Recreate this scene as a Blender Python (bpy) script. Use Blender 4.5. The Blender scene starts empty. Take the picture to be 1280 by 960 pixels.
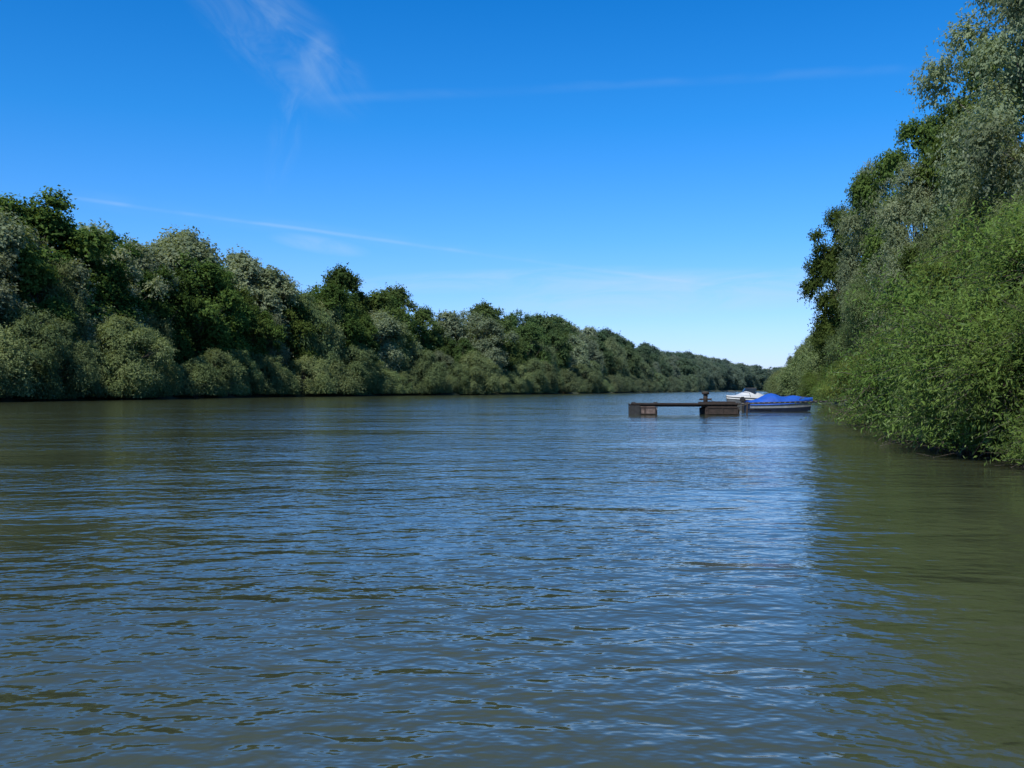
import bpy, math, random
import numpy as np
from mathutils import Vector
S=bpy.context.scene
S.view_settings.view_transform='Standard'; S.view_settings.look='None'; S.view_settings.exposure=0
F=1229.0; CH=1.5
def px(x,y=487):
    return np.array([(x-640)/F,1.0,(487-y)/F])
# ---------------------------------------------------------------- materials
def newmat(n):
    m=bpy.data.materials.new(n); m.use_nodes=True; nt=m.node_tree
    for k in list(nt.nodes): nt.nodes.remove(k)
    return m,nt
def N(nt,t,**kw):
    n=nt.nodes.new(t)
    for k,v in kw.items():
        if k.startswith('i_'):
            key=k[2:]; key=int(key) if key.isdigit() else key.replace('_',' ')
            n.inputs[key].default_value=v
        else: setattr(n,k,v)
    return n
def L(nt,a,b): nt.links.new(a,b)
def math_(nt,op,a,b=None,c=None,clamp=False):
    n=nt.nodes.new('ShaderNodeMath'); n.operation=op; n.use_clamp=clamp
    for i,v in enumerate((a,b,c)):
        if v is None: continue
        if isinstance(v,(int,float)): n.inputs[i].default_value=v
        else: nt.links.new(v,n.inputs[i])
    return n.outputs[0]
def mix(nt,fac,a,b,bt='MIX'):
    n=nt.nodes.new('ShaderNodeMix'); n.data_type='RGBA'; n.blend_type=bt
    for i,v in ((0,fac),(6,a),(7,b)):
        if isinstance(v,(int,float)): n.inputs[i].default_value=v
        elif isinstance(v,tuple): n.inputs[i].default_value=v+(1,) if len(v)==3 else v
        else: nt.links.new(v,n.inputs[i])
    return n.outputs[2]
def leafmat(name,dark,light,back,trans=0.3,var=0.55):
    m,nt=newmat(name)
    at=N(nt,'ShaderNodeAttribute',attribute_name='cv'); sep=N(nt,'ShaderNodeSeparateColor'); L(nt,at.outputs['Color'],sep.inputs[0])
    oi=N(nt,'ShaderNodeObjectInfo')
    f=math_(nt,'MULTIPLY',sep.outputs[0],0.3)
    f=math_(nt,'ADD',f,math_(nt,'MULTIPLY',sep.outputs[1],0.35))
    f=math_(nt,'ADD',f,math_(nt,'MULTIPLY',sep.outputs[2],0.35))
    c=mix(nt,f,dark,light)
    g=N(nt,'ShaderNodeNewGeometry')
    c=mix(nt,math_(nt,'MULTIPLY',g.outputs['Backfacing'],0.7),c,back)
    hs=N(nt,'ShaderNodeHueSaturation')
    L(nt,c,hs.inputs['Color'])
    L(nt,math_(nt,'ADD',math_(nt,'MULTIPLY',oi.outputs['Random'],var),1.0-var*0.5),hs.inputs['Value'])
    L(nt,math_(nt,'ADD',math_(nt,'MULTIPLY',math_(nt,'FRACT',math_(nt,'MULTIPLY',oi.outputs['Random'],17.3)),0.035),0.475),hs.inputs['Hue'])
    # far trees: aerial haze painted into the leaf colour, paler and bluer by object alpha
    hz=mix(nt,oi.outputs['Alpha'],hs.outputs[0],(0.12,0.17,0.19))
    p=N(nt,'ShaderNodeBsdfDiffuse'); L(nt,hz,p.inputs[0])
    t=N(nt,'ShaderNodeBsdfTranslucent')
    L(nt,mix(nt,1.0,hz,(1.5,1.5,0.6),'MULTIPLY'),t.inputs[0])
    ms=N(nt,'ShaderNodeMixShader',i_0=trans); L(nt,p.outputs[0],ms.inputs[1]); L(nt,t.outputs[0],ms.inputs[2])
    o=N(nt,'ShaderNodeOutputMaterial'); L(nt,ms.outputs[0],o.inputs[0]); return m
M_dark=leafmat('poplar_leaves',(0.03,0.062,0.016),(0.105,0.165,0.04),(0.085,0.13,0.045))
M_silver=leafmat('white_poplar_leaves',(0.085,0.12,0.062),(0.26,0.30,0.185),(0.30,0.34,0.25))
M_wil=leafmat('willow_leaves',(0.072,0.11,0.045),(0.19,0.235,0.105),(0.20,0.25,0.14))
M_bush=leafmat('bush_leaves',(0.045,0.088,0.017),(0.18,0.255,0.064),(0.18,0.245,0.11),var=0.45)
def simplemat(name,c1,c2,scale=3,rough=0.8,metal=0,bump=0.3,detail=8,stretch=(1,1,1)):
    m,nt=newmat(name)
    tc=N(nt,'ShaderNodeTexCoord'); mp=N(nt,'ShaderNodeMapping'); mp.inputs['Scale'].default_value=stretch
    L(nt,tc.outputs['Object'],mp.inputs[0])
    n=N(nt,'ShaderNodeTexNoise',i_Scale=scale,i_Detail=detail,i_Roughness=0.65); L(nt,mp.outputs[0],n.inputs['Vector'])
    r=N(nt,'ShaderNodeMapRange'); r.inputs[1].default_value=0.35; r.inputs[2].default_value=0.65; L(nt,n.outputs[0],r.inputs[0])
    p=N(nt,'ShaderNodeBsdfPrincipled',i_Roughness=rough,i_Metallic=metal)
    L(nt,mix(nt,r.outputs[0],c1,c2),p.inputs['Base Color'])
    b=N(nt,'ShaderNodeBump',i_Strength=bump,i_Distance=0.02); L(nt,n.outputs[0],b.inputs['Height']); L(nt,b.outputs[0],p.inputs['Normal'])
    o=N(nt,'ShaderNodeOutputMaterial'); L(nt,p.outputs[0],o.inputs[0]); return m
M_bark=simplemat('bark',(0.045,0.035,0.025),(0.12,0.1,0.08),4,0.9,0,1.0,detail=3,stretch=(1,1,0.2))
M_ground=simplemat('bank_soil_and_grass',(0.02,0.032,0.01),(0.045,0.05,0.022),0.6,0.95,0,1.0,detail=4)
M_rust=simplemat('rusty_steel',(0.02,0.016,0.013),(0.055,0.037,0.029),5,0.85,0.1,0.6)
M_rustl=simplemat('faded_red_steel',(0.07,0.045,0.038),(0.19,0.14,0.12),4,0.8,0.1,0.5)
M_deck=simplemat('weathered_planks',(0.02,0.018,0.017),(0.055,0.05,0.046),6,0.9,0,0.6,stretch=(0.3,3,1))
M_black=simplemat('black_rubber',(0.012,0.012,0.012),(0.03,0.03,0.03),8,0.8)
M_tarp=simplemat('blue_tarpaulin',(0.005,0.06,0.34),(0.01,0.09,0.45),3,0.6,0,1.0)
M_white=simplemat('white_gelcoat',(0.5,0.51,0.51),(0.62,0.63,0.63),2,0.4,0,0.05)
M_side=simplemat('weathered_hull_paint',(0.22,0.24,0.27),(0.36,0.38,0.4),3,0.45,0,0.05)
M_grey=simplemat('grey_hull_paint',(0.10,0.11,0.12),(0.16,0.17,0.18),2,0.45,0,0.05)
M_hull=simplemat('navy_hull',(0.015,0.025,0.06),(0.03,0.045,0.09),2,0.35,0,0.05)
M_glass=simplemat('tinted_windshield',(0.01,0.015,0.02),(0.02,0.025,0.03),2,0.08,0,0.0)
M_metal=simplemat('dull_metal',(0.06,0.055,0.05),(0.14,0.13,0.12),10,0.7,0.2,0.1)
M_rope=simplemat('rope',(0.12,0.1,0.07),(0.2,0.17,0.13),20,0.9)
# ---------------------------------------------------------------- mesh builder
def nrm(v): return v/np.maximum(np.linalg.norm(v,axis=-1,keepdims=True),1e-9)
class MB:
    def __init__(s): s.v=[];s.q=[];s.mi=[];s.c=[];s.n=0
    def add(s,v,q,mi,c=None):
        v=np.asarray(v,float); q=np.asarray(q,int)
        s.v.append(v); s.q.append(q+s.n); s.mi.append(np.full(len(q),mi)); s.n+=len(v)
        s.c.append(np.zeros((len(v),4))+0.5 if c is None else c)
    def tube(s,pts,rad,k=6,mi=0):
        pts=np.asarray(pts,float); n=len(pts); t=nrm(np.gradient(pts,axis=0))
        up=np.array([0.13,0.97,0.2]); a=nrm(np.cross(t,up)); b=np.cross(t,a)
        an=np.arange(k)*2*np.pi/k
        v=(pts[:,None]+np.asarray(rad)[:,None,None]*(a[:,None]*np.cos(an)[None,:,None]+b[:,None]*np.sin(an)[None,:,None])).reshape(-1,3)
        i=np.arange(n-1)[:,None]*k; j=np.arange(k)[None]; j2=(j+1)%k
        q=np.stack([i+j,i+j2,i+k+j2,i+k+j],-1).reshape(-1,4)
        s.add(v,q,mi)
    def mesh(s,name,mats,smooth_mi=()):
        v=np.concatenate(s.v);q=np.concatenate(s.q);mi=np.concatenate(s.mi);c=np.concatenate(s.c)
        m=bpy.data.meshes.new(name); m.vertices.add(len(v)); m.vertices.foreach_set('co',v.astype(np.float32).ravel())
        m.loops.add(q.size); m.loops.foreach_set('vertex_index',q.astype(np.int32).ravel())
        m.polygons.add(len(q)); m.polygons.foreach_set('loop_start',(np.arange(len(q))*4).astype(np.int32))
        m.polygons.foreach_set('material_index',mi.astype(np.int32))
        for x in mats: m.materials.append(x)
        a=m.attributes.new('cv','FLOAT_COLOR','POINT'); a.data.foreach_set('color',c.astype(np.float32).ravel())
        m.update(calc_edges=True); m.validate(); return m
def tree_mesh(name,seed,H,R,base,peak,nl,lobeR,nsh,lps,shlen,lL,lW,mat,droop=0.2,trunkR=0.3,outb=0.6,twigs=0,multi=False,topr=0.7,nr=.42,inner=.3,spread=1.22):
    g=np.random.default_rng(seed); mb=MB()
    p=math.log(.5)/math.log(peak)
    env=lambda t: R*np.sin(np.pi*np.clip(t,0.001,.999)**p)**0.6
    t=(np.arange(nl)+g.random(nl))/nl; t=0.03+0.92*t
    ang=np.arange(nl)*2.39996+g.normal(0,.5,nl)
    rl=lobeR*g.uniform(.5,1.45,nl)*(1-(1-topr)*t)
    rad=np.maximum(0,env(t)-rl*.55)*g.choice([1,1,1,.55],nl)*g.uniform(.65,spread,nl)
    asym=1+0.2*np.sin(ang+g.random()*6)+0.12*np.sin(2*ang+g.random()*6)
    z=base+(H-base)*t-rl*.4*t
    C=np.stack([rad*np.cos(ang)*asym,rad*np.sin(ang)*asym,z],-1)
    ns=5 if multi else 1
    trunks=[]
    top=.6 if multi else .82
    for i in range(ns):
        k=9; s=np.linspace(0,1,k); off=g.uniform(-.3,.3,2)*R if multi else np.clip(g.normal(0,.035*H,2),-.05*H,.05*H)
        wob=np.cumsum(g.normal(0,.008*H,(k,2)),0)*s[:,None]
        P=np.stack([off[0]*s**1.3+wob[:,0],off[1]*s**1.3+wob[:,1],-1.2+s*(H*top+1.2)],-1)
        mb.tube(P,trunkR*(1-s)**.8*(1 if not multi else .5)+.02,8 if not multi else 5,0); trunks.append(P)
    for i in range(nl):
        P=trunks[i%ns]; zz=max(C[i,2]*g.uniform(.45,.75),base*.5+.1); j=np.interp(zz,P[:,2],np.arange(len(P)))
        st=np.array([np.interp(j,np.arange(len(P)),P[:,a]) for a in range(3)])
        s=np.linspace(0,1,6)[:,None]; mid=(st+C[i])/2+np.array([0,0,-.06*H*g.random()])
        Q=(1-s)**2*st+2*s*(1-s)*mid+s*s*C[i]
        mb.tube(Q,trunkR*.32*(1-s[:,0]*.85),5,0)
    w=rl**2; li=g.choice(nl,nsh,p=w/w.sum())
    outd=C[li].copy(); outd[:,2]-=(base+H)*.45; outd=nrm(outd)
    u=nrm(nrm(g.normal(0,1,(nsh,3)))+outb*outd+np.array([0,0,.25]))
    ph=g.random((nl,3))*6.28
    lump=1+.26*np.sin(4.5*u[:,0]+ph[li,0])*np.sin(4.5*u[:,1]+ph[li,1])+.22*np.sin(9*u[:,2]+ph[li,2])*np.sin(8*u[:,0]+ph[li,1])
    rr=rl[li]*(g.uniform(inner,1.05,nsh)**.5)*lump*g.choice([1,1,1,1,1.3],nsh)
    O=C[li]+u*rr[:,None]*np.array([1,1,.85])
    D=nrm(u+g.normal(0,.45,(nsh,3))+np.array([0,0,.25]))
    sl=shlen*g.uniform(.5,1.5,nsh)
    s=(np.arange(lps)+.5)/lps
    S3=s[None,:,None]
    dr=droop*g.uniform(.3,1.5,nsh)[:,None,None]
    Pz=O[:,None]+D[:,None]*S3*sl[:,None,None]-np.array([0,0,1.])*dr*S3**2*sl[:,None,None]
    tang=nrm(D[:,None]-np.array([0,0,2.])*dr*S3+g.normal(0,.75,(nsh,lps,3)))
    nn=u[:,None]*.8+np.array([0,0,.35])+g.normal(0,nr,(nsh,lps,3))
    P=Pz.reshape(-1,3);T=tang.reshape(-1,3);NN=nrm(nn.reshape(-1,3))
    T=nrm(T-NN*np.sum(T*NN,-1,keepdims=True)*.85)
    NN=nrm(NN-T*np.sum(T*NN,-1,keepdims=True)); B=np.cross(NN,T)
    nL=len(P); sc=g.uniform(.6,1.3,nL)[:,None]
    P=P+g.normal(0,lL*.25,(nL,3))
    v=np.stack([P-T*lL*.5*sc,P-B*lW*.5*sc-T*lL*.06*sc,P+T*lL*.5*sc-NN*lL*.15*sc,P+B*lW*.5*sc-T*lL*.06*sc],1)
    fn=np.cross(v[:,1]-v[:,0],v[:,3]-v[:,0]); flip=(np.sum(fn*NN,-1)<0)
    v[flip]=v[flip][:,[0,3,2,1]]
    c=np.zeros((nL,4)); c[:,0]=g.random(nL); c[:,1]=np.repeat(g.random(nsh),lps); c[:,2]=g.random(nl)[np.repeat(li,lps)]; c[:,3]=1
    keep=P[:,2]>.02
    if multi:   # branch skirts end unevenly above the water
        aa=np.arctan2(P[:,1],P[:,0]); keep=P[:,2]>.12+.28*(.5+.5*np.sin(7*aa+seed)*np.sin(17*aa))+np.repeat(g.random(nsh),lps)*.22
    v=v[keep];c=c[keep];nL=len(v)
    mb.add(v.reshape(-1,3),np.arange(nL*4).reshape(-1,4),1,np.repeat(c,4,axis=0))
    if twigs:
        idx=g.choice(nsh,twigs,replace=False)
        for i in idx:
            e=O[i]+D[i]*sl[i]*.9-np.array([0,0,dr[i,0,0]*sl[i]*.8]); st=C[li[i]]+(O[i]-C[li[i]])*.3
            mb.tube([st,O[i],(O[i]+e)/2+np.array([0,0,.02]),e],[.016,.01,.007,.003],3,0)
    return mb.mesh(name,[M_bark,mat])
FAR=dict(lps=6,shlen=1.1,lL=.38,lW=.26)
protos={
 'pop':[tree_mesh('poplar_far_%d'%i,10+i,20,[5.0,4.2,5.6][i],1.5,[.55,.5,.62][i],32,1.95,7000,mat=M_dark,**FAR) for i in range(3)],
 'sil':[tree_mesh('white_poplar_far_%d'%i,20+i,20,[4.8,4.0,5.2][i],1.5,[.55,.5,.6][i],34,1.8,7000,mat=M_silver,**FAR) for i in range(3)],
 'wil':[tree_mesh('willow_far_%d'%i,30+i,14,5.5,.2,.42,34,1.75,7500,mat=M_wil,droop=.6,lps=7,shlen=1.3,lL=.36,lW=.16,spread=1.35) for i in range(2)],
 'shr':[tree_mesh('willow_shrub_far_%d'%i,40+i,7,4.6,-.3,.35,28,1.35,5500,mat=M_wil,droop=.45,lps=6,shlen=1.0,lL=.28,lW=.13,multi=True) for i in range(2)],
 'POP':[tree_mesh('poplar_near',54,20,5.2,2,.58,40,1.6,14000,lps=8,shlen=.9,lL=.22,lW=.17,mat=M_dark,spread=1.45)],
 'SIL':[tree_mesh('white_poplar_near',52,20,5.0,2,.5,44,1.45,16000,lps=9,shlen=1.0,lL=.19,lW=.11,mat=M_silver,droop=.3,spread=1.45),],
 'WIL':[tree_mesh('willow_near',53,14,5.5,.2,.42,44,1.5,17000,lps=9,shlen=1.1,lL=.18,lW=.07,mat=M_wil,droop=.5,spread=1.35)],
 'BUS':[tree_mesh('willow_bush_near_%d'%i,60+i,6,4.3,-.6,.33,52,.95,15500,lps=11,shlen=1.05,lL=.15,lW=.042,mat=M_bush,droop=.35,multi=True,trunkR=.14,twigs=3000,topr=.6,nr=.55,inner=.15,spread=1.3) for i in range(2)],
}
PH={'pop':20,'sil':20,'wil':14,'shr':7,'POP':20,'SIL':20,'WIL':14,'BUS':6}
rnd=random.Random(5)
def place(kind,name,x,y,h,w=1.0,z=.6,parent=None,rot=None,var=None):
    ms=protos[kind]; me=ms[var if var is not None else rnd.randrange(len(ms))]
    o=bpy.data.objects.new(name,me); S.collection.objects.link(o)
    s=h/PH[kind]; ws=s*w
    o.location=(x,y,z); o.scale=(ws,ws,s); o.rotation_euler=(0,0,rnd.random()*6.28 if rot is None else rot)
    o.color=(1,1,1,max(0,min(.55,(y-220)/1200)))  # alpha sets the painted leaf haze, stronger further upriver
    if parent: o.parent=parent
    return o
# ---------------------------------------------------------------- river shape
LB=np.array([(-95,-400),(-90,-50),(-80,40),(-72,85),(-63,122),(-49,193),(-40,215),(-21,264),(0,300),(34,400),(109,640),(265,1070),(400,1290),(620,1450),(5000,2500)],float)
RB=np.array([(12,-400),(9.8,-50),(10.3,5),(10.9,16),(12.3,24),(15.7,35),(25,66),(51.5,180),(80,300),(102,390),(196,740),(312,1080),(450,1230),(700,1390),(5200,2430)],float)
lx=lambda y:np.interp(y,LB[:,1],LB[:,0]); rx=lambda y:np.interp(y,RB[:,1],RB[:,0])
def emp(n):
    e=bpy.data.objects.new(n,None); S.collection.objects.link(e); return e
prof=np.array([(-400,230),(-60,240),(0,246),(40,250),(70,288),(100,288),(150,276),(180,290),(230,302),(290,308),(312,322),(325,350),(345,345),(362,362),(385,345),(400,344),(430,345),(455,374),(475,366),(500,354),(535,362),(550,396),(580,385),(620,385),(680,394),(710,404),(760,415),(790,430),(850,442),(900,450),(945,457),(1000,459)],float)
forest=emp('riverside_forest')
y=62.0
while y<1420:
    step=max(5.4,min(y*.026,16))
    for row in range(3):
        if row==0 and y>700: continue
        yy=y+rnd.uniform(-.4,.4)*step
        off=[1.0,6,12.5][row]*(1+y*.0012)+rnd.uniform(-1.2,1.2)
        X=float(lx(yy))-off
        xp=640+F*X/yy; top=float(np.interp(xp,prof[:,0],prof[:,1]))
        h=CH+(487-top)*yy/F
        if row==0:
            k='shr' if rnd.random()<.5 else 'wil'; hh=min(h*.5,rnd.uniform(5,8.5) if k=='shr' else rnd.uniform(8,13))
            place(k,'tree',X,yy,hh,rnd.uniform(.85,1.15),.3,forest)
        else:
            if row==1: k=rnd.choice(['wil','pop','pop','sil']); f=rnd.uniform(.48,.9)
            else: k=rnd.choice(['pop','pop','sil','pop']) if xp>330 else rnd.choice(['sil','sil','pop','sil','pop']); f=rnd.choice([rnd.uniform(.78,.9),rnd.uniform(.95,1.06),rnd.uniform(.93,1.02)])
            if y>700: f=max(f,.85)
            h=max(min(h,31),14)
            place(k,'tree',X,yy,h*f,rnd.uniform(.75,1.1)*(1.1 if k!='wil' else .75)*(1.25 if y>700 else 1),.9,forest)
    y+=step
forest2=emp('right_bank_forest')
y=150.0
while y<1250:
    step=max(8,min(y*.035,20))
    for row in range(3):
        if row==0 and y>600: continue
        yy=y+rnd.uniform(-.4,.4)*step; X=float(rx(yy))+[3,9,17][row]*(1+y*.001)+rnd.uniform(-1,1)
        if row==0: place('shr','tree',X,yy,rnd.uniform(5,7.5),1.0,.3,forest2)
        else: place(rnd.choice(['pop','sil','wil']),'tree',X+ (3 if y<250 else 0),yy,rnd.uniform(13,17)+ (5 if row==2 else 0),rnd.uniform(.8,1),.8,forest2)
    y+=step
for i in range(12):
    yy=26+i*11; 
    place(rnd.choice(['pop','sil','pop']),'tree',float(rx(yy))+rnd.uniform(18,23),yy,rnd.uniform(17,20),1.1,1,forest2)
for k,n,x,y_,h,w in [
 ('POP','poplar_tree',42.8,126,24.3,.8),('POP','poplar_tree',50,136,24,.85),('POP','poplar_tree',42,100,28.5,.66),('SIL','white_poplar_tree',42,114,27.0,.55),
 ('SIL','white_poplar_tree',33.3,80,19.5,.72),('SIL','white_poplar_tree',30.5,57,27,.75),('POP','poplar_tree',37.5,76,28.0,.68),
 ('SIL','white_poplar_tree',24.5,38,21,.75),('POP','poplar_tree',30.5,66,15.5,.75),('WIL','willow_tree',33.5,88,12.0,.75),('WIL','willow_tree',38.5,104,11,.75),
 ('WIL','willow_tree',22,44,12,.7),('WIL','willow_tree',47,130,8,.85),('WIL','willow_tree',19,32,9.5,.7),
 ('SIL','white_poplar_tree',22,22,19,.8)]:
    place(k,n,x,y_,h,w,.6)
for n,x,y_,h,w,v in [('willow_bush',12.7,18.9,4.2,1.0,1),('willow_bush',13.1,22.8,5.6,1.0,0),('willow_bush',15.0,27.5,6.6,.88,1),('willow_bush',18.0,36,6.6,.85,0),('willow_bush',21.3,45,6.0,.9,1),
   ('willow_bush',25.0,56,5.2,1.0,0),('willow_bush',28.4,68,5.2,.95,1),('willow_bush',32,82,5.4,1.05,0),('willow_bush',37,100,5,1.2,1),('willow_bush',43,122,5,1.2,0),('willow_bush',48,145,5,1.2,1),
   ('willow_bush',15.7,31,3.2,1.1,0),('willow_bush',18.6,40.5,3.0,1.1,1),('willow_bush',22.3,50,3.0,1.1,0),('willow_bush',26,61,2.8,1.2,1),
   ('willow_bush',13.6,14.2,4.6,1.0,0)]:
    place('BUS',n,x,y_,h,w,-.08,var=v)
# ---------------------------------------------------------------- ground sheet
def axis(a,b,f0,f1,step,gr):
    c=list(np.arange(f0,f1+step,step)); s=step; v=c[-1]
    while v<b: s*=gr; v+=s; c.append(v)
    s=step; v=c[0]; pre=[]
    while v>a: s*=gr; v-=s; pre.append(v)
    return np.array(pre[::-1]+c)
xs=axis(-7000,7000,-110,140,1.5,1.03); ys=axis(-2000,9000,-20,160,1.5,1.02)
XX,YY=np.meshgrid(xs,ys); d=np.minimum(XX-lx(YY),rx(YY)-XX)
nz=.35*np.sin(XX*.31+1.3*np.sin(YY*.17))*np.sin(YY*.27+np.sin(XX*.23))+.12*np.sin(XX*1.7+YY)*np.sin(YY*1.9)
d=d+nz*1.2
ZZ=np.where(d>0,-np.minimum(d*.35,3),np.minimum(-d*.45,1.1)+np.where(d<-2.5,nz*.2,0)-np.clip((-d-120)/400,0,1)*.3)
V=np.stack([XX,YY,ZZ],-1).reshape(-1,3); nx=len(xs); ii=np.arange(len(ys)-1)[:,None]*nx+np.arange(nx-1)[None]
mb=MB(); mb.add(V,np.stack([ii,ii+1,ii+nx+1,ii+nx],-1).reshape(-1,4),0)
go=bpy.data.objects.new('ground',mb.mesh('ground',[M_ground])); S.collection.objects.link(go)
for p_ in go.data.polygons: p_.use_smooth=True
# ---------------------------------------------------------------- river
m,nt=newmat('river_water')
tc=N(nt,'ShaderNodeTexCoord')
def noise(sx,sy,rot,detail,dist=0.0,rough=.5):
    mp=N(nt,'ShaderNodeMapping'); mp.inputs['Rotation'].default_value=(0,0,math.radians(rot)); mp.inputs['Scale'].default_value=(sx,sy,1)
    L(nt,tc.outputs['Object'],mp.inputs[0]); n=N(nt,'ShaderNodeTexNoise',noise_dimensions='2D',i_Scale=1.0,i_Detail=detail,i_Roughness=rough,i_Distortion=dist)
    L(nt,mp.outputs[0],n.inputs['Vector']); return n.outputs[0]
A=noise(.75,1.2,24,2,.4); B=noise(2.4,3.5,-26,2,.3); C_=noise(.2,.32,-16,1,0); Dn=noise(6.5,8.5,12,2)
patch=noise(.09,.13,10,2)
pm=N(nt,'ShaderNodeMapRange'); L(nt,patch,pm.inputs[0]); pm.inputs[1].default_value=.3; pm.inputs[2].default_value=.7; pm.inputs[3].default_value=.4; pm.inputs[4].default_value=1.4
h=math_(nt,'MULTIPLY',A,.05)
h=math_(nt,'ADD',h,math_(nt,'MULTIPLY',B,.024))
h=math_(nt,'ADD',h,math_(nt,'MULTIPLY',Dn,.0075))
h=math_(nt,'MULTIPLY',h,pm.outputs[0])
h=math_(nt,'ADD',h,math_(nt,'MULTIPLY',C_,.08))
bp=N(nt,'ShaderNodeBump',i_Strength=1.0,i_Distance=1.0); L(nt,h,bp.inputs['Height'])
p=N(nt,'ShaderNodeBsdfPrincipled',i_Roughness=.08,i_IOR=1.35); p.inputs['Base Color'].default_value=(.048,.055,.028,1)
L(nt,bp.outputs[0],p.inputs['Normal'])
o=N(nt,'ShaderNodeOutputMaterial'); L(nt,p.outputs[0],o.inputs[0]); M_water=m
yy=np.unique(np.concatenate([np.linspace(-390,1500,80),LB[:-1,1],RB[:-1,1],[2400]])); yy=yy[yy<=2400]
Lf=np.stack([lx(yy)-8,yy,0*yy],-1); Rf=np.stack([rx(yy)+8,yy,0*yy],-1); n=len(yy)
mb=MB(); mb.add(np.concatenate([Lf,Rf]),np.array([[i,n+i,n+i+1,i+1] for i in range(n-1)]),0)
ro=bpy.data.objects.new('river',mb.mesh('river',[M_water])); S.collection.objects.link(ro)
# ---------------------------------------------------------------- floating dock
import bmesh
def obj(name,me,parent,mats):
    for x in mats: me.materials.append(x)
    o=bpy.data.objects.new(name,me); S.collection.objects.link(o); o.parent=parent; return o
def box(name,parent,c,s,mat,bev=.02,rot=(0,0,0)):
    bm=bmesh.new(); bmesh.ops.create_cube(bm,size=1)
    for v in bm.verts: v.co=Vector((v.co.x*s[0],v.co.y*s[1],v.co.z*s[2]))
    if bev: bmesh.ops.bevel(bm,geom=bm.edges[:],offset=bev,segments=2,affect='EDGES')
    me=bpy.data.meshes.new(name); bm.to_mesh(me); o=obj(name,me,parent,[mat]); o.location=c; o.rotation_euler=rot; return o
def pipe(name,parent,pts,r,mat,k=10):
    mb=MB(); rr=r if hasattr(r,'__len__') else [r]*len(pts); mb.tube(pts,rr,k,0)
    me=mb.mesh(name,[mat]); 
    for q in me.polygons: q.use_smooth=True
    bm=bmesh.new(); bm.from_mesh(me); be=[e for e in bm.edges if e.is_boundary]
    bmesh.ops.holes_fill(bm,edges=be,sides=0); bm.to_mesh(me); bm.free()
    o=bpy.data.objects.new(name,me); S.collection.objects.link(o); o.parent=parent; return o
dock=emp('floating_dock'); dock.location=(10.35,60,0); dock.rotation_euler=(0,0,math.radians(-3))
def pontoon(nm,cx,w,mat,ln=2.9):
    box(nm,dock,(cx,0,.2),(w,ln,.62),mat,.12)
    for j,xx in enumerate((-w*.5+.12,0,w*.5-.12)): box(nm+'_rib_%d'%j,dock,(cx+xx,-ln/2-.015,.22),(.06,.05,.5),M_rust,.01)
    for j,zz in enumerate((.05,.44)): box(nm+'_band_%d'%j,dock,(cx,-ln/2-.03,zz),(w+.02,.05,.05),M_rust,.01)
pontoon('float_a',-2.35,1.5,M_rustl); pontoon('float_b',2.25,2.0,M_rust)
box('float_a_dark_end',dock,(-2.95,-1.3,.25),(.7,.6,.62),M_black,.06)
for j,yy_ in enumerate((-1.15,-.4,.4,1.15)): box('joist_%d'%j,dock,(0,yy_,.53),(6.3,.12,.1),M_rust,.01)
for j in range(32):
    box('plank_%d'%j,dock,(-3.1+j*.2,0,.605+rnd.uniform(-.004,.004)),(.185,2.7+rnd.uniform(-.08,.08),.045),M_deck,.006)
box('edge_rail',dock,(0,-1.38,.66),(6.35,.06,.1),M_rust,.01)
bx=1.33
pipe('bollard_post',dock,[(bx,-.8,.6),(bx,-.8,1.25)],.13,M_rust); pipe('bollard_cap',dock,[(bx,-.8,1.2),(bx,-.8,1.24),(bx,-.8,1.34),(bx,-.8,1.38)],[.13,.22,.22,.1],M_rust,14)
box('bollard_crossbar',dock,(bx,-.8,.92),(.75,.1,.1),M_rust,.02); box('bollard_base',dock,(bx,-.8,.7),(.8,.7,.14),M_rust,.01)
box('raised_hatch',dock,(2.4,.1,.71),(1.5,1.6,.14),M_rust,.03)
for j,(xx) in enumerate((-3.0,-1.7)): 
    pipe('cleat_%d'%j,dock,[(xx-.12,-1.2,.74),(xx+.12,-1.2,.74)],.025,M_rust); pipe('cleat_post_%d'%j,dock,[(xx,-1.2,.62),(xx,-1.2,.74)],.03,M_rust)
gw=emp('gangway')
def beam(n,par,a,b,w,mat): pipe(n,par,[a,b],w,mat,6)
for s_ in (-.35,.35): beam('rail_%s'%('l' if s_<0 else 'r'),gw,(13.5,61+s_,.62),(24.3,65+s_,.8),.045,M_metal)
for j in range(30):
    f=j/29; box('tread_%d'%j,gw,(13.6+10.6*f,61.04+3.9*f,.66+.17*f),(.22,.75,.03),M_deck,.004,(0,0,.36))
pole=emp('mooring_pole'); beam('post',pole,(14.4,60.4,-1.5),(14.45,60.4,.75),.045,M_rust); beam('brace',pole,(14.4,60.4,.3),(16.8,63.8,.15),.03,M_rust)
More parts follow.
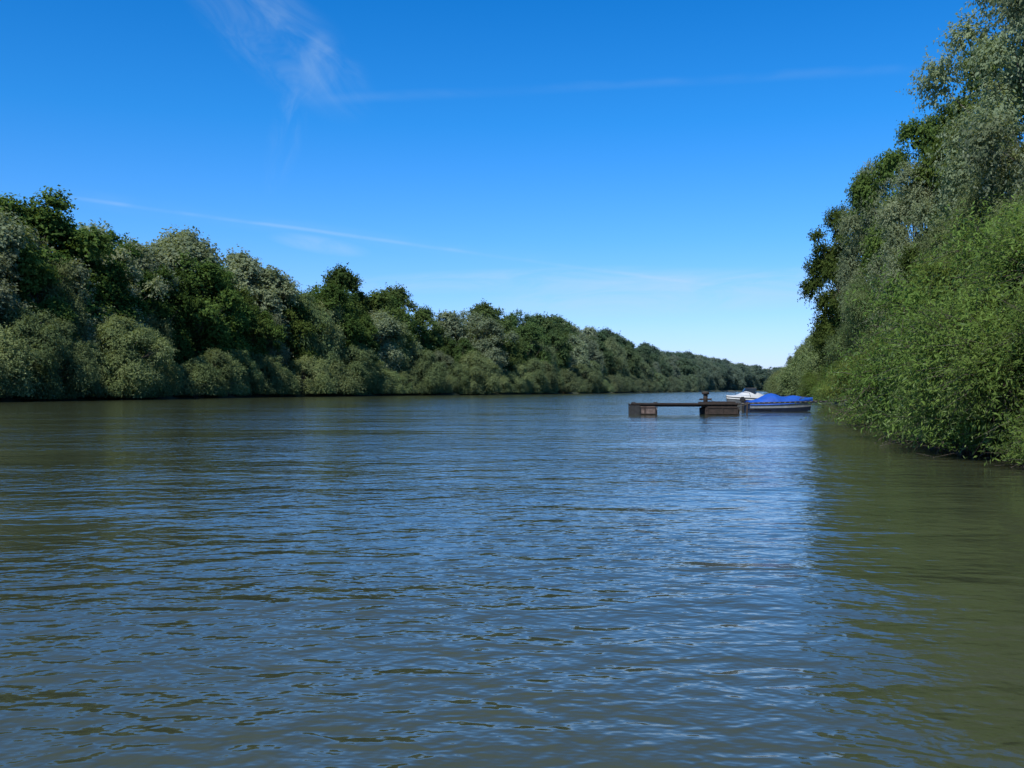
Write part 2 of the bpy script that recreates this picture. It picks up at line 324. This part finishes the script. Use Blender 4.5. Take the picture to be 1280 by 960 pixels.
# ---------------------------------------------------------------- boats
def boat(name,Lb,Bm,free,loc,rot,hullm,coverm,cover_h,stripe,side):
    e=emp(name); e.location=loc; e.rotation_euler=(0,0,rot)
    ns=22
    def sect(s):
        b=Bm/2*(1-max(0,(s-.35)/.65)**2.4*.97)*(.92+.08*min(1,s/.3)); sheer=free+.22*s**2; keel=-.28+.42*max(0,(s-.6)/.4)**2
        return b,sheer,keel
    mb=MB(); V=[]
    for i in range(ns):
        s=i/(ns-1); b,sh,kl=sect(s); x=(s-.5)*Lb
        half=[(b*1.03,sh,.06),(b*1.03,sh-.07,.06),(b,sh-.09,.05),(b*.95,sh*.4+kl*.05,.02),(b*.8,kl*.35,0),(b*.4,kl*.8,0),(0,kl,0)]
        row=[(x+r*s*3,w,z) for w,z,r in half]+[(x+r*s*3,-w,z) for w,z,r in half[::-1][1:]]
        V+=row
    k=13; q=[]
    for i in range(ns-1):
        for j in range(k-1): q.append([i*k+j,(i+1)*k+j,(i+1)*k+j+1,i*k+j+1])
    q=np.array(q); jj=np.arange(len(q))%(k-1)
    V=np.array(V)
    up=(jj<2)|(jj>k-4); sd=(jj==2)|(jj==k-4)
    mb.add(V,q[up],1); mb.add(V,q[sd],3); mb.add(V,q[(~up)&(~sd)],0)
    mb.add(V[:k],np.array([[0,1,11,12],[1,2,10,11],[2,3,9,10],[3,4,8,9],[4,5,7,8]]),0)
    C=[];kc=11
    for i in range(ns):
        s=i/(ns-1); b,sh,kl=sect(s); x=(s-.5)*Lb
        hh=cover_h(s)
        for j in range(kc):
            a=j/(kc-1)*2-1; z=sh-.03+hh*(1-abs(a)**2.2)+.012*math.sin(i*2.1+j*1.7)
            C.append((x+.18*s,a*b*1.045,z if abs(a)<1 else sh-.18))
    C=np.array(C); q2=np.array([[i*kc+j,i*kc+j+1,(i+1)*kc+j+1,(i+1)*kc+j] for i in range(ns-1) for j in range(kc-1)])
    mb.add(C+np.array([0,0,.012]),q2,2)
    mb.add(C[:kc]+np.array([0,0,.012]),np.array([[j,j+1,kc-2-j,kc-1-j] for j in range(5)][:4]),2)
    me=mb.mesh(name+'_hull',[hullm,stripe,coverm,side]); 
    for pp in me.polygons: pp.use_smooth=True
    o=bpy.data.objects.new('hull_and_cover',me); S.collection.objects.link(o); o.parent=e
    sm=o.modifiers.new('s','EDGE_SPLIT'); sm.split_angle=.7
    box('outboard_cowl',e,(-Lb/2-.22,0,free+.18),(.36,.3,.42),M_black,.09); box('outboard_leg',e,(-Lb/2-.2,0,free-.3),(.16,.12,.7),M_black,.03)
    return e
b1=boat('covered_motorboat',4.6,1.9,.62,(18.4,68,0),math.radians(6),M_hull,M_tarp,lambda s:.14+.48*math.exp(-((s-.36)/.16)**2)+.24*math.exp(-((s-.7)/.15)**2),M_tarp,M_side)
def ch2(s): return .1+.5*math.exp(-((s-.5)/.22)**2)
b2=boat('white_motorboat',5.2,2.0,.78,(18.6,76.5,0),math.radians(215),M_grey,M_white,ch2,M_grey,M_grey)
ws=MB(); pts=[]
for a in np.linspace(-1,1,9):
    pts.append((.35+.35*(1-a*a),a*.72,1.2)); 
for a in np.linspace(-1,1,9):
    pts.append((.05+.3*(1-a*a),a*.62,1.62))
ws.add(np.array(pts),np.array([[i,i+1,i+10,i+9] for i in range(8)]),0)
wo=bpy.data.objects.new('windshield',ws.mesh('windshield',[M_glass])); S.collection.objects.link(wo); wo.parent=b2
pipe('windshield_frame',b2,[tuple(p_) for p_ in pts[9:]],.02,M_metal,6)
pipe('bow_rail',b2,[(.9,.75,.95),(1.0,.72,1.25),(2.0,.45,1.35),(2.6,0,1.4),(2.0,-.45,1.35),(1.0,-.72,1.25),(.9,-.75,.95)],.018,M_metal,6)
pipe('bow_rail',b1,[(1.2,.6,.75),(1.5,.5,.98),(2.2,0,1.05),(1.5,-.5,.98),(1.2,-.6,.75)],.015,M_metal,6)
rp=emp('mooring_rope')
def sag(n,a,b,dz):
    s=np.linspace(0,1,12)[:,None]; P=np.array(a)*(1-s)+np.array(b)*s; P[:,2]-=dz*4*s[:,0]*(1-s[:,0]); pipe(n,rp,P,.018,M_rope,5)
sag('line_1',(11.7,59.2,1.0),(16.3,67.6,.7),.35); sag('line_2',(13.2,59.2,.65),(14.42,60.4,.6),.1); sag('line_3',(20.6,68.3,.8),(25,70,1.2),.3)
# ---------------------------------------------------------------- sky
el,az=math.radians(52),math.radians(207)
W=bpy.data.worlds.new('World'); S.world=W; W.use_nodes=True; nt=W.node_tree
for k in list(nt.nodes): nt.nodes.remove(k)
sky=N(nt,'ShaderNodeTexSky',sky_type='NISHITA',sun_disc=False,sun_elevation=el,sun_rotation=az); sky.air_density=1.0; sky.dust_density=.3; sky.ozone_density=2.0
tc=N(nt,'ShaderNodeTexCoord'); D=tc.outputs['Generated']
sp=N(nt,'ShaderNodeSeparateXYZ'); L(nt,D,sp.inputs[0])
rp_=N(nt,'ShaderNodeValToRGB'); L(nt,sp.outputs[2],rp_.inputs[0]); e=rp_.color_ramp.elements
e[0].position=0; e[0].color=(.38,.44,.78,1); e[1].position=.40; e[1].color=(.018,.35,.70,1); x_=e.new(.06); x_.color=(.32,.45,.78,1); x_=e.new(.15); x_.color=(.18,.43,.75,1); x_=e.new(.26); x_.color=(.07,.40,.73,1); x_=e.new(.8); x_.color=(.25,.5,.72,1)
base=mix(nt,1.0,sky.outputs[0],rp_.outputs[0],'MULTIPLY')
base=mix(nt,1.0,base,(1.6,1.6,1.6),'MULTIPLY')
def dot(v):
    n=N(nt,'ShaderNodeVectorMath',operation='DOT_PRODUCT'); L(nt,D,n.inputs[0]); n.inputs[1].default_value=tuple(v); return n.outputs['Value']
def sstep(x,a,b,lo=0.,hi=1.):
    n=N(nt,'ShaderNodeMapRange',interpolation_type='SMOOTHSTEP'); L(nt,x,n.inputs[0]); n.inputs[1].default_value=a;n.inputs[2].default_value=b;n.inputs[3].default_value=lo;n.inputs[4].default_value=hi; return n.outputs[0]
def wnoise(scale,st,rot=(0,0,0),det=3,dist=0):
    mp=N(nt,'ShaderNodeMapping'); mp.inputs['Scale'].default_value=st; mp.inputs['Rotation'].default_value=rot; L(nt,D,mp.inputs[0])
    n=N(nt,'ShaderNodeTexNoise',i_Scale=scale,i_Detail=det,i_Roughness=.6,i_Distortion=dist); L(nt,mp.outputs[0],n.inputs['Vector']); return n.outputs[0]
mask=None
def addm(x):
    global mask
    mask=x if mask is None else math_(nt,'ADD',mask,x)
brk=wnoise(9,(1,1,3)); brk2=sstep(brk,.38,.62,.25,1)
def contrail(p1,p2,wd,op):
    a=nrm(px(*p1)); b=nrm(px(*p2)); n=nrm(np.cross(a,b)); mid=nrm(a+b); ca=float(a@mid)
    dd=math_(nt,'ABSOLUTE',math_(nt,'ADD',dot(n),math_(nt,'MULTIPLY',math_(nt,'SUBTRACT',brk,.5),wd*1.2)))
    ln=sstep(dd,0,wd,1,0); ex=sstep(dot(mid),ca-.004,ca+.02)
    addm(math_(nt,'MULTIPLY',math_(nt,'MULTIPLY',ln,ex),math_(nt,'MULTIPLY',brk2,op)))
contrail((60,243),(900,358),.0028,.2); contrail((60,243),(860,353),.012,.05)
contrail((350,128),(1200,82),.007,.05)
def cirrus(c,wx,wz,tilt,nscale,st,lo,hi,op):
    c_=nrm(px(*c)); r=nrm(np.cross(c_,[0,0,1])); u=np.cross(r,c_); ct,st_=math.cos(tilt),math.sin(tilt)
    a=r*ct+u*st_; b=-r*st_+u*ct
    da=dot(a); db=dot(b)
    q=math_(nt,'ADD',math_(nt,'POWER',math_(nt,'ABSOLUTE',math_(nt,'MULTIPLY',da,1/wx)),2.),math_(nt,'POWER',math_(nt,'ABSOLUTE',math_(nt,'MULTIPLY',db,1/wz)),2.))
    m1=sstep(q,0,1,1,0); m2=math_(nt,'GREATER_THAN',dot(c_),0)
    cmb=N(nt,'ShaderNodeCombineXYZ'); L(nt,math_(nt,'MULTIPLY',da,st[0]),cmb.inputs[0]); L(nt,math_(nt,'MULTIPLY',db,st[1]),cmb.inputs[1]); cmb.inputs[2].default_value=c[0]*.01
    n=N(nt,'ShaderNodeTexNoise',noise_dimensions='2D',i_Scale=nscale,i_Detail=4,i_Roughness=.62,i_Distortion=.6); L(nt,cmb.outputs[0],n.inputs['Vector'])
    addm(math_(nt,'MULTIPLY',math_(nt,'MULTIPLY',m1,m2),math_(nt,'MULTIPLY',sstep(n.outputs[0],lo,hi),op)))
T=math.radians
cirrus((345,40),.12,.05,T(-38),10,(1,3),.3,.9,.22)
cirrus((400,80),.022,.036,T(-8),14,(1,1.6),.2,.9,.2)
cirrus((360,160),.02,.075,T(-15),16,(2.5,1),.4,.85,.10)
cirrus((400,306),.055,.010,T(-8),14,(1,3),.1,.7,.25)
cirrus((870,366),.26,.026,T(2),7,(1,6),.2,.75,.45)
cirrus((640,350),.24,.014,T(2),8,(1,7),.25,.75,.3)
cl=math_(nt,'MINIMUM',mask,.9)
fin=mix(nt,cl,base,(3.6,4.8,5.7))
bg=N(nt,'ShaderNodeBackground',i_Strength=.15); L(nt,fin,bg.inputs[0]); o=N(nt,'ShaderNodeOutputWorld'); L(nt,bg.outputs[0],o.inputs[0])
W.cycles.sampling_method='NONE'
sl=bpy.data.lights.new('sun','SUN'); sl.energy=5.0; sl.angle=math.radians(.5); sl.color=(1,.95,.85)
so=bpy.data.objects.new('sun',sl); S.collection.objects.link(so)
dv=Vector((math.sin(az)*math.cos(el),math.cos(az)*math.cos(el),math.sin(el))); so.rotation_euler=dv.to_track_quat('Z','Y').to_euler(); so.location=dv*100
cam=bpy.data.cameras.new('camera'); cam.sensor_width=36; cam.lens=36*F/1280; cam.clip_end=20000; cam.clip_start=.1
co=bpy.data.objects.new('camera',cam); S.collection.objects.link(co); co.location=(0,0,CH); co.rotation_euler=(math.radians(90.33),0,0)
S.camera=co
